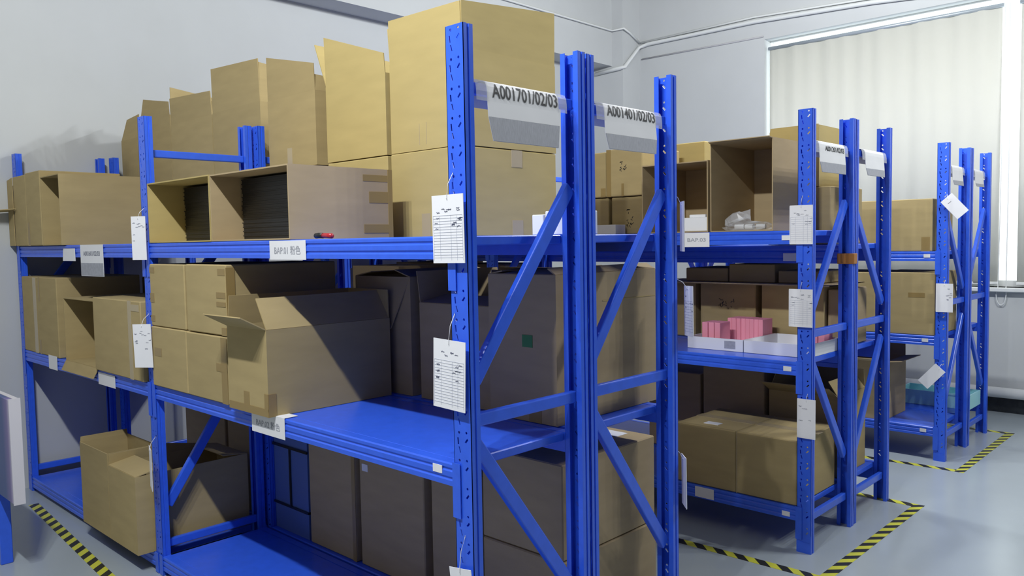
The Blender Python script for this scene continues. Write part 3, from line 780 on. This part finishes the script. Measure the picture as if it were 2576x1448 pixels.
sign('wide white paper sign with faint print on the middle front rack end', X2+.006, 2.150, 2.445, 1.861, 1.725, 'A001201/02/03', 1.79, 2.215, 2.43, .022, 1.824)
sign('white paper sign with faint print on the middle rear rack end', X2+.004, 2.705, 2.965, 1.861, 1.735, None, 1.795, 0, 0, 0, 0)
sign('small white paper sign on the farthest front rack end', X3+.006, 4.145, 4.375, 1.861, 1.742, None, 1.80, 0, 0, 0, 0)
sign('small white paper sign on the farthest rear rack end', X3+.006, 4.658, 4.87, 1.861, 1.75, None, 1.80, 0, 0, 0, 0)

# ------------------------------------------------------------------ hanging stock cards
def card(label, cx, y, ztop, w, h, tilt=0.0, rot=0.0, hook=.06, lines=14, scrib=12, facing=-1, seed=1, hx=0.0, hy=None):
    """card hung by a string from a slot in an upright; tilt = lean in its own plane"""
    t = thing('stock_card', label, 'card', (cx, y, ztop), rot, 'white stock cards hanging on the uprights')
    ct, st = math.cos(tilt), math.sin(tilt)
    xf = lambda x, yy, z: (x*ct - z*st, yy, x*st + z*ct)
    rnd = random.Random(seed)
    B = MB(xf); B.box(-w/2, w/2, -.001, .001, -h, 0); B.box(-w/2-.002, w/2-.003, .0012, .002, -h+.002, -.003)
    B.build('card_sheet', M['card'], t)
    f = -.0014
    if lines:
        B = MB(xf)
        for k in range(lines):
            z = -h*(.30 + .66*k/lines)
            B.box(-w*.46, w*.46, f-.0002, f+.0004, z-.0005, z+.0005)
        for u in (-.46, -.25, .1, .28, .46): B.box(w*u-.0004, w*u+.0004, f-.0002, f+.0004, -h*.96, -h*.30)
        B.build('printed_ruling', M['pale_ink'], t)
    if scrib:
        B = MB(xf)
        for k in range(scrib):
            row = rnd.choice([.16, .20, .24, .36, .42, .48, .55])
            if row < .3: x = rnd.uniform(-.4, .35)*w
            else: x = rnd.choice([-.36, .18, .36])*w + rnd.uniform(-.06, .06)*w
            z = -h*row + rnd.uniform(-.004, .004)
            for q in range(3):
                an = rnd.uniform(-.9, .9); l = rnd.uniform(.003, .007); xx = x + q*.004
                B.bar((xx-math.cos(an)*l/2, f-.0003, z-math.sin(an)*l/2), (xx+math.cos(an)*l/2, f-.0003, z+math.sin(an)*l/2), .0011, .0005, (-math.sin(an), 0, math.cos(an)))
        B.build('pen_markings', M['pen'], t)
    if hook:
        top = Vector(xf(0, 0, -.012))
        by = -y if hy is None else hy
        lx, ly = hx*math.cos(rot) + by*math.sin(rot), -hx*math.sin(rot) + by*math.cos(rot)
        k = .35
        B = MB(); B.tube([(top.x, .004, top.z-.004), (top.x, -.004, top.z+.002), (top.x*(1-k)+lx*k, ly*k-.003, top.z*.3+hook*.6), (lx, ly, hook), (lx*1.0, ly, hook+.003)], .0011, 6)
        B.build('hanging_string', M['string'], t)
    return t
card('ruled white card hanging highest on the near front post', -.056, -.014, 1.566, .122, .178, .012, 0, .055, 16, 18, seed=3, hx=.008)
card('ruled white card hanging at mid height on the near front post', -.060, -.014, 1.185, .125, .185, -.035, 0, .068, 16, 18, seed=23, hx=.008)
card('white card at the very bottom of the near front post', -.040, -.012, .575, .085, .16, .14, 0, .085, 4, 0, seed=6, hx=.01)
card('plain white card hanging highest on the middle front post', -2.012, -.032, 1.574, .075, .186, 0, .45, .035, 0, 9, seed=7, hx=-.012)
card('white card with faint writing at mid height on the middle front post', -2.006, -.040, 1.113, .096, .187, .03, .45, .04, 0, 14, seed=8, hx=-.018)
card('white card low on the middle front post, seen nearly edge-on', -1.962, -.045, .585, .09, .18, -.03, -.30, .03, 0, 0, seed=9, hx=-.05)
card('white card seen edge-on at top of the rear near post', -.008, 1.045, 1.57, .09, .175, 0, -.86, .03, 0, 0, seed=10, hx=-.02, hy=-.035)
card('white card turned sideways at mid height on the rear near post', .010, 1.055, 1.273, .09, .178, .03, -.68, .03, 12, 6, seed=11, hx=-.03, hy=-.045)
card('white card turned edge-on low on the rear near post', -.006, 1.045, .665, .09, .18, .05, -.84, .03, 0, 0, seed=12, hx=-.02, hy=-.035)
card('ruled white card hanging highest on the middle rack end post', X2-.045, 2.058, 1.577, .105, .173, 0, 0, .04, 12, 14, seed=13, hy=.013)
card('ruled white card at mid height on the middle rack end post', X2-.046, 2.058, 1.204, .108, .170, 0, 0, .03, 12, 14, seed=14, hy=.013)
card('plain white card low on the middle rack end post', X2-.018, 2.058, .711, .083, .178, 0, 0, .02, 0, 6, seed=15, hy=.013)
card('tilted white card hanging highest on the farthest rack end post', .012, 4.045, 1.66, .082, .145, .72, 0, .02, 0, 2, seed=16, hy=.015)
card('upright white card at mid height on the farthest rack end post', .010, 4.045, 1.128, .096, .178, 0, 0, .02, 0, 8, seed=17, hy=.015)
card('tilted white card hanging lowest on the farthest rack end post', -.006, 4.045, .598, .075, .155, -.72, 0, .02, 0, 0, seed=18, hy=.015)

# ------------------------------------------------------------------ paper labels on the beams
def beam_label(label, x0, x1, z0, z1, y=0.0, txt=None, tri=0.0, grey=0.0, over=0.0, ink='mid_grey', th=.02):
    t = thing('paper_label', label, 'label', ((x0+x1)/2, y, z0), 0, 'paper labels stuck on the beams')
    w, h = (x1-x0)/2, z1-z0
    B = MB(); B.slab([(-w, -.0022, 0), (w, -.0022, 0), (w*(1-tri*.3), -.0022, h), (-w*(1-tri), -.0022, h)], .0008)
    if over: B.slab([(-w, -.0022, h), (w, -.0022, h), (w, over, h), (-w, over, h)], .0008)
    B.build('label_sheet', M['paper'], t)
    if grey:
        boxes((-w+.004, w-.004, -.0036, -.0026, .003, h*grey)).build('grey_tone', M['mid_grey'], t)
    if txt:
        me = text_mesh(txt, .008)
        xs = [v.co.x for v in me.vertices]; ys = [v.co.y for v in me.vertices]
        s = min(2*w*.72/(max(xs)-min(xs)), 9)
        for v in me.vertices:
            v.co = ((v.co.x-(max(xs)+min(xs))/2)*s, -.0032, h*(.5 if not grey else .72) + (v.co.y-(max(ys)+min(ys))/2)*min(s, th/.7))
        me.materials.clear(); me.materials.append(M[ink])
        link('lettering', me, t)
    return t
beam_label('white paper label with grey print at centre of the near top beam', -.983, -.757, 1.393, 1.457, txt='BAP.01 \u7c89\u8272', ink='mid_grey', th=.03)
beam_label('white paper label wrapped over the near middle beam under the open carton', -1.150, -.925, .776, .8515, txt='BAP.02 \u7c89\u8272', over=.05, ink='mid_grey', th=.02)
beam_label('long white label with grey lower half on the far left top beam', -2.82, -2.515, 1.305, 1.459, txt='A001601/02/03', grey=.42, ink='pen', th=.022)
beam_label('round-cornered translucent label on the far left top beam', -3.085, -2.895, 1.378, 1.442, tri=.12)
beam_label('left of two small white labels on the far left middle beam', -3.40, -3.26, .782, .858)
beam_label('right of two small white labels on the far left middle beam', -2.655, -2.44, .778, .838)
beam_label('white paper label on top beam of the middle rack beside edge-on card', -.632, -.49, 1.395, 1.465, y=Y2, txt='BAP.03', ink='mid_grey', th=.018)
beam_label('grey white label on the bottom beam of the middle rack', -.575, -.47, .148, .2, y=Y2)
beam_label('grey white label on the rear beam under the middle rack top shelf', -.355, -.275, 1.312, 1.352, y=Y2+D+GAP)

# ------------------------------------------------------------------ small things
t = thing('screwdriver', 'stubby black and red tool lying on the near top beam', 'tool', (-.685, .020, 1.46), -.12)
b = MB(); b.tube([(-.055, 0, .010), (-.035, 0, .011), (-.005, 0, .010)], .0088, 10); b.build('tool_head', M['black'], t, smooth=True)
b = MB(); b.tube([(-.005, 0, .010), (.01, 0, .010), (.03, 0, .009), (.055, 0, .008)], .008, 10); b.build('tool_handle', M['red'], t, smooth=True)

t = thing('display_board', 'purple and blue board with white edge standing at lower left corner', 'board', (-2.79, -.43, 0))
boxes((-.38, .385, -.025, -.004, .345, .80)).build('board_panel', M['board'], t, bevel=.002)
boxes((.3855, .393, -.025, .020, .34, .803)).build('board_edge', M['panel_edge'], t)
boxes((-.38, .385, -.003, .018, .345, .80)).build('board_back', M['panel_edge'], t)
boxes((.055, .113, -.02, .03, 0, .345)).build('board_leg', M['blue'], t, bevel=.003)
boxes((-.36, -.30, -.02, .03, 0, .345)).build('board_leg', M['blue'], t, bevel=.003)
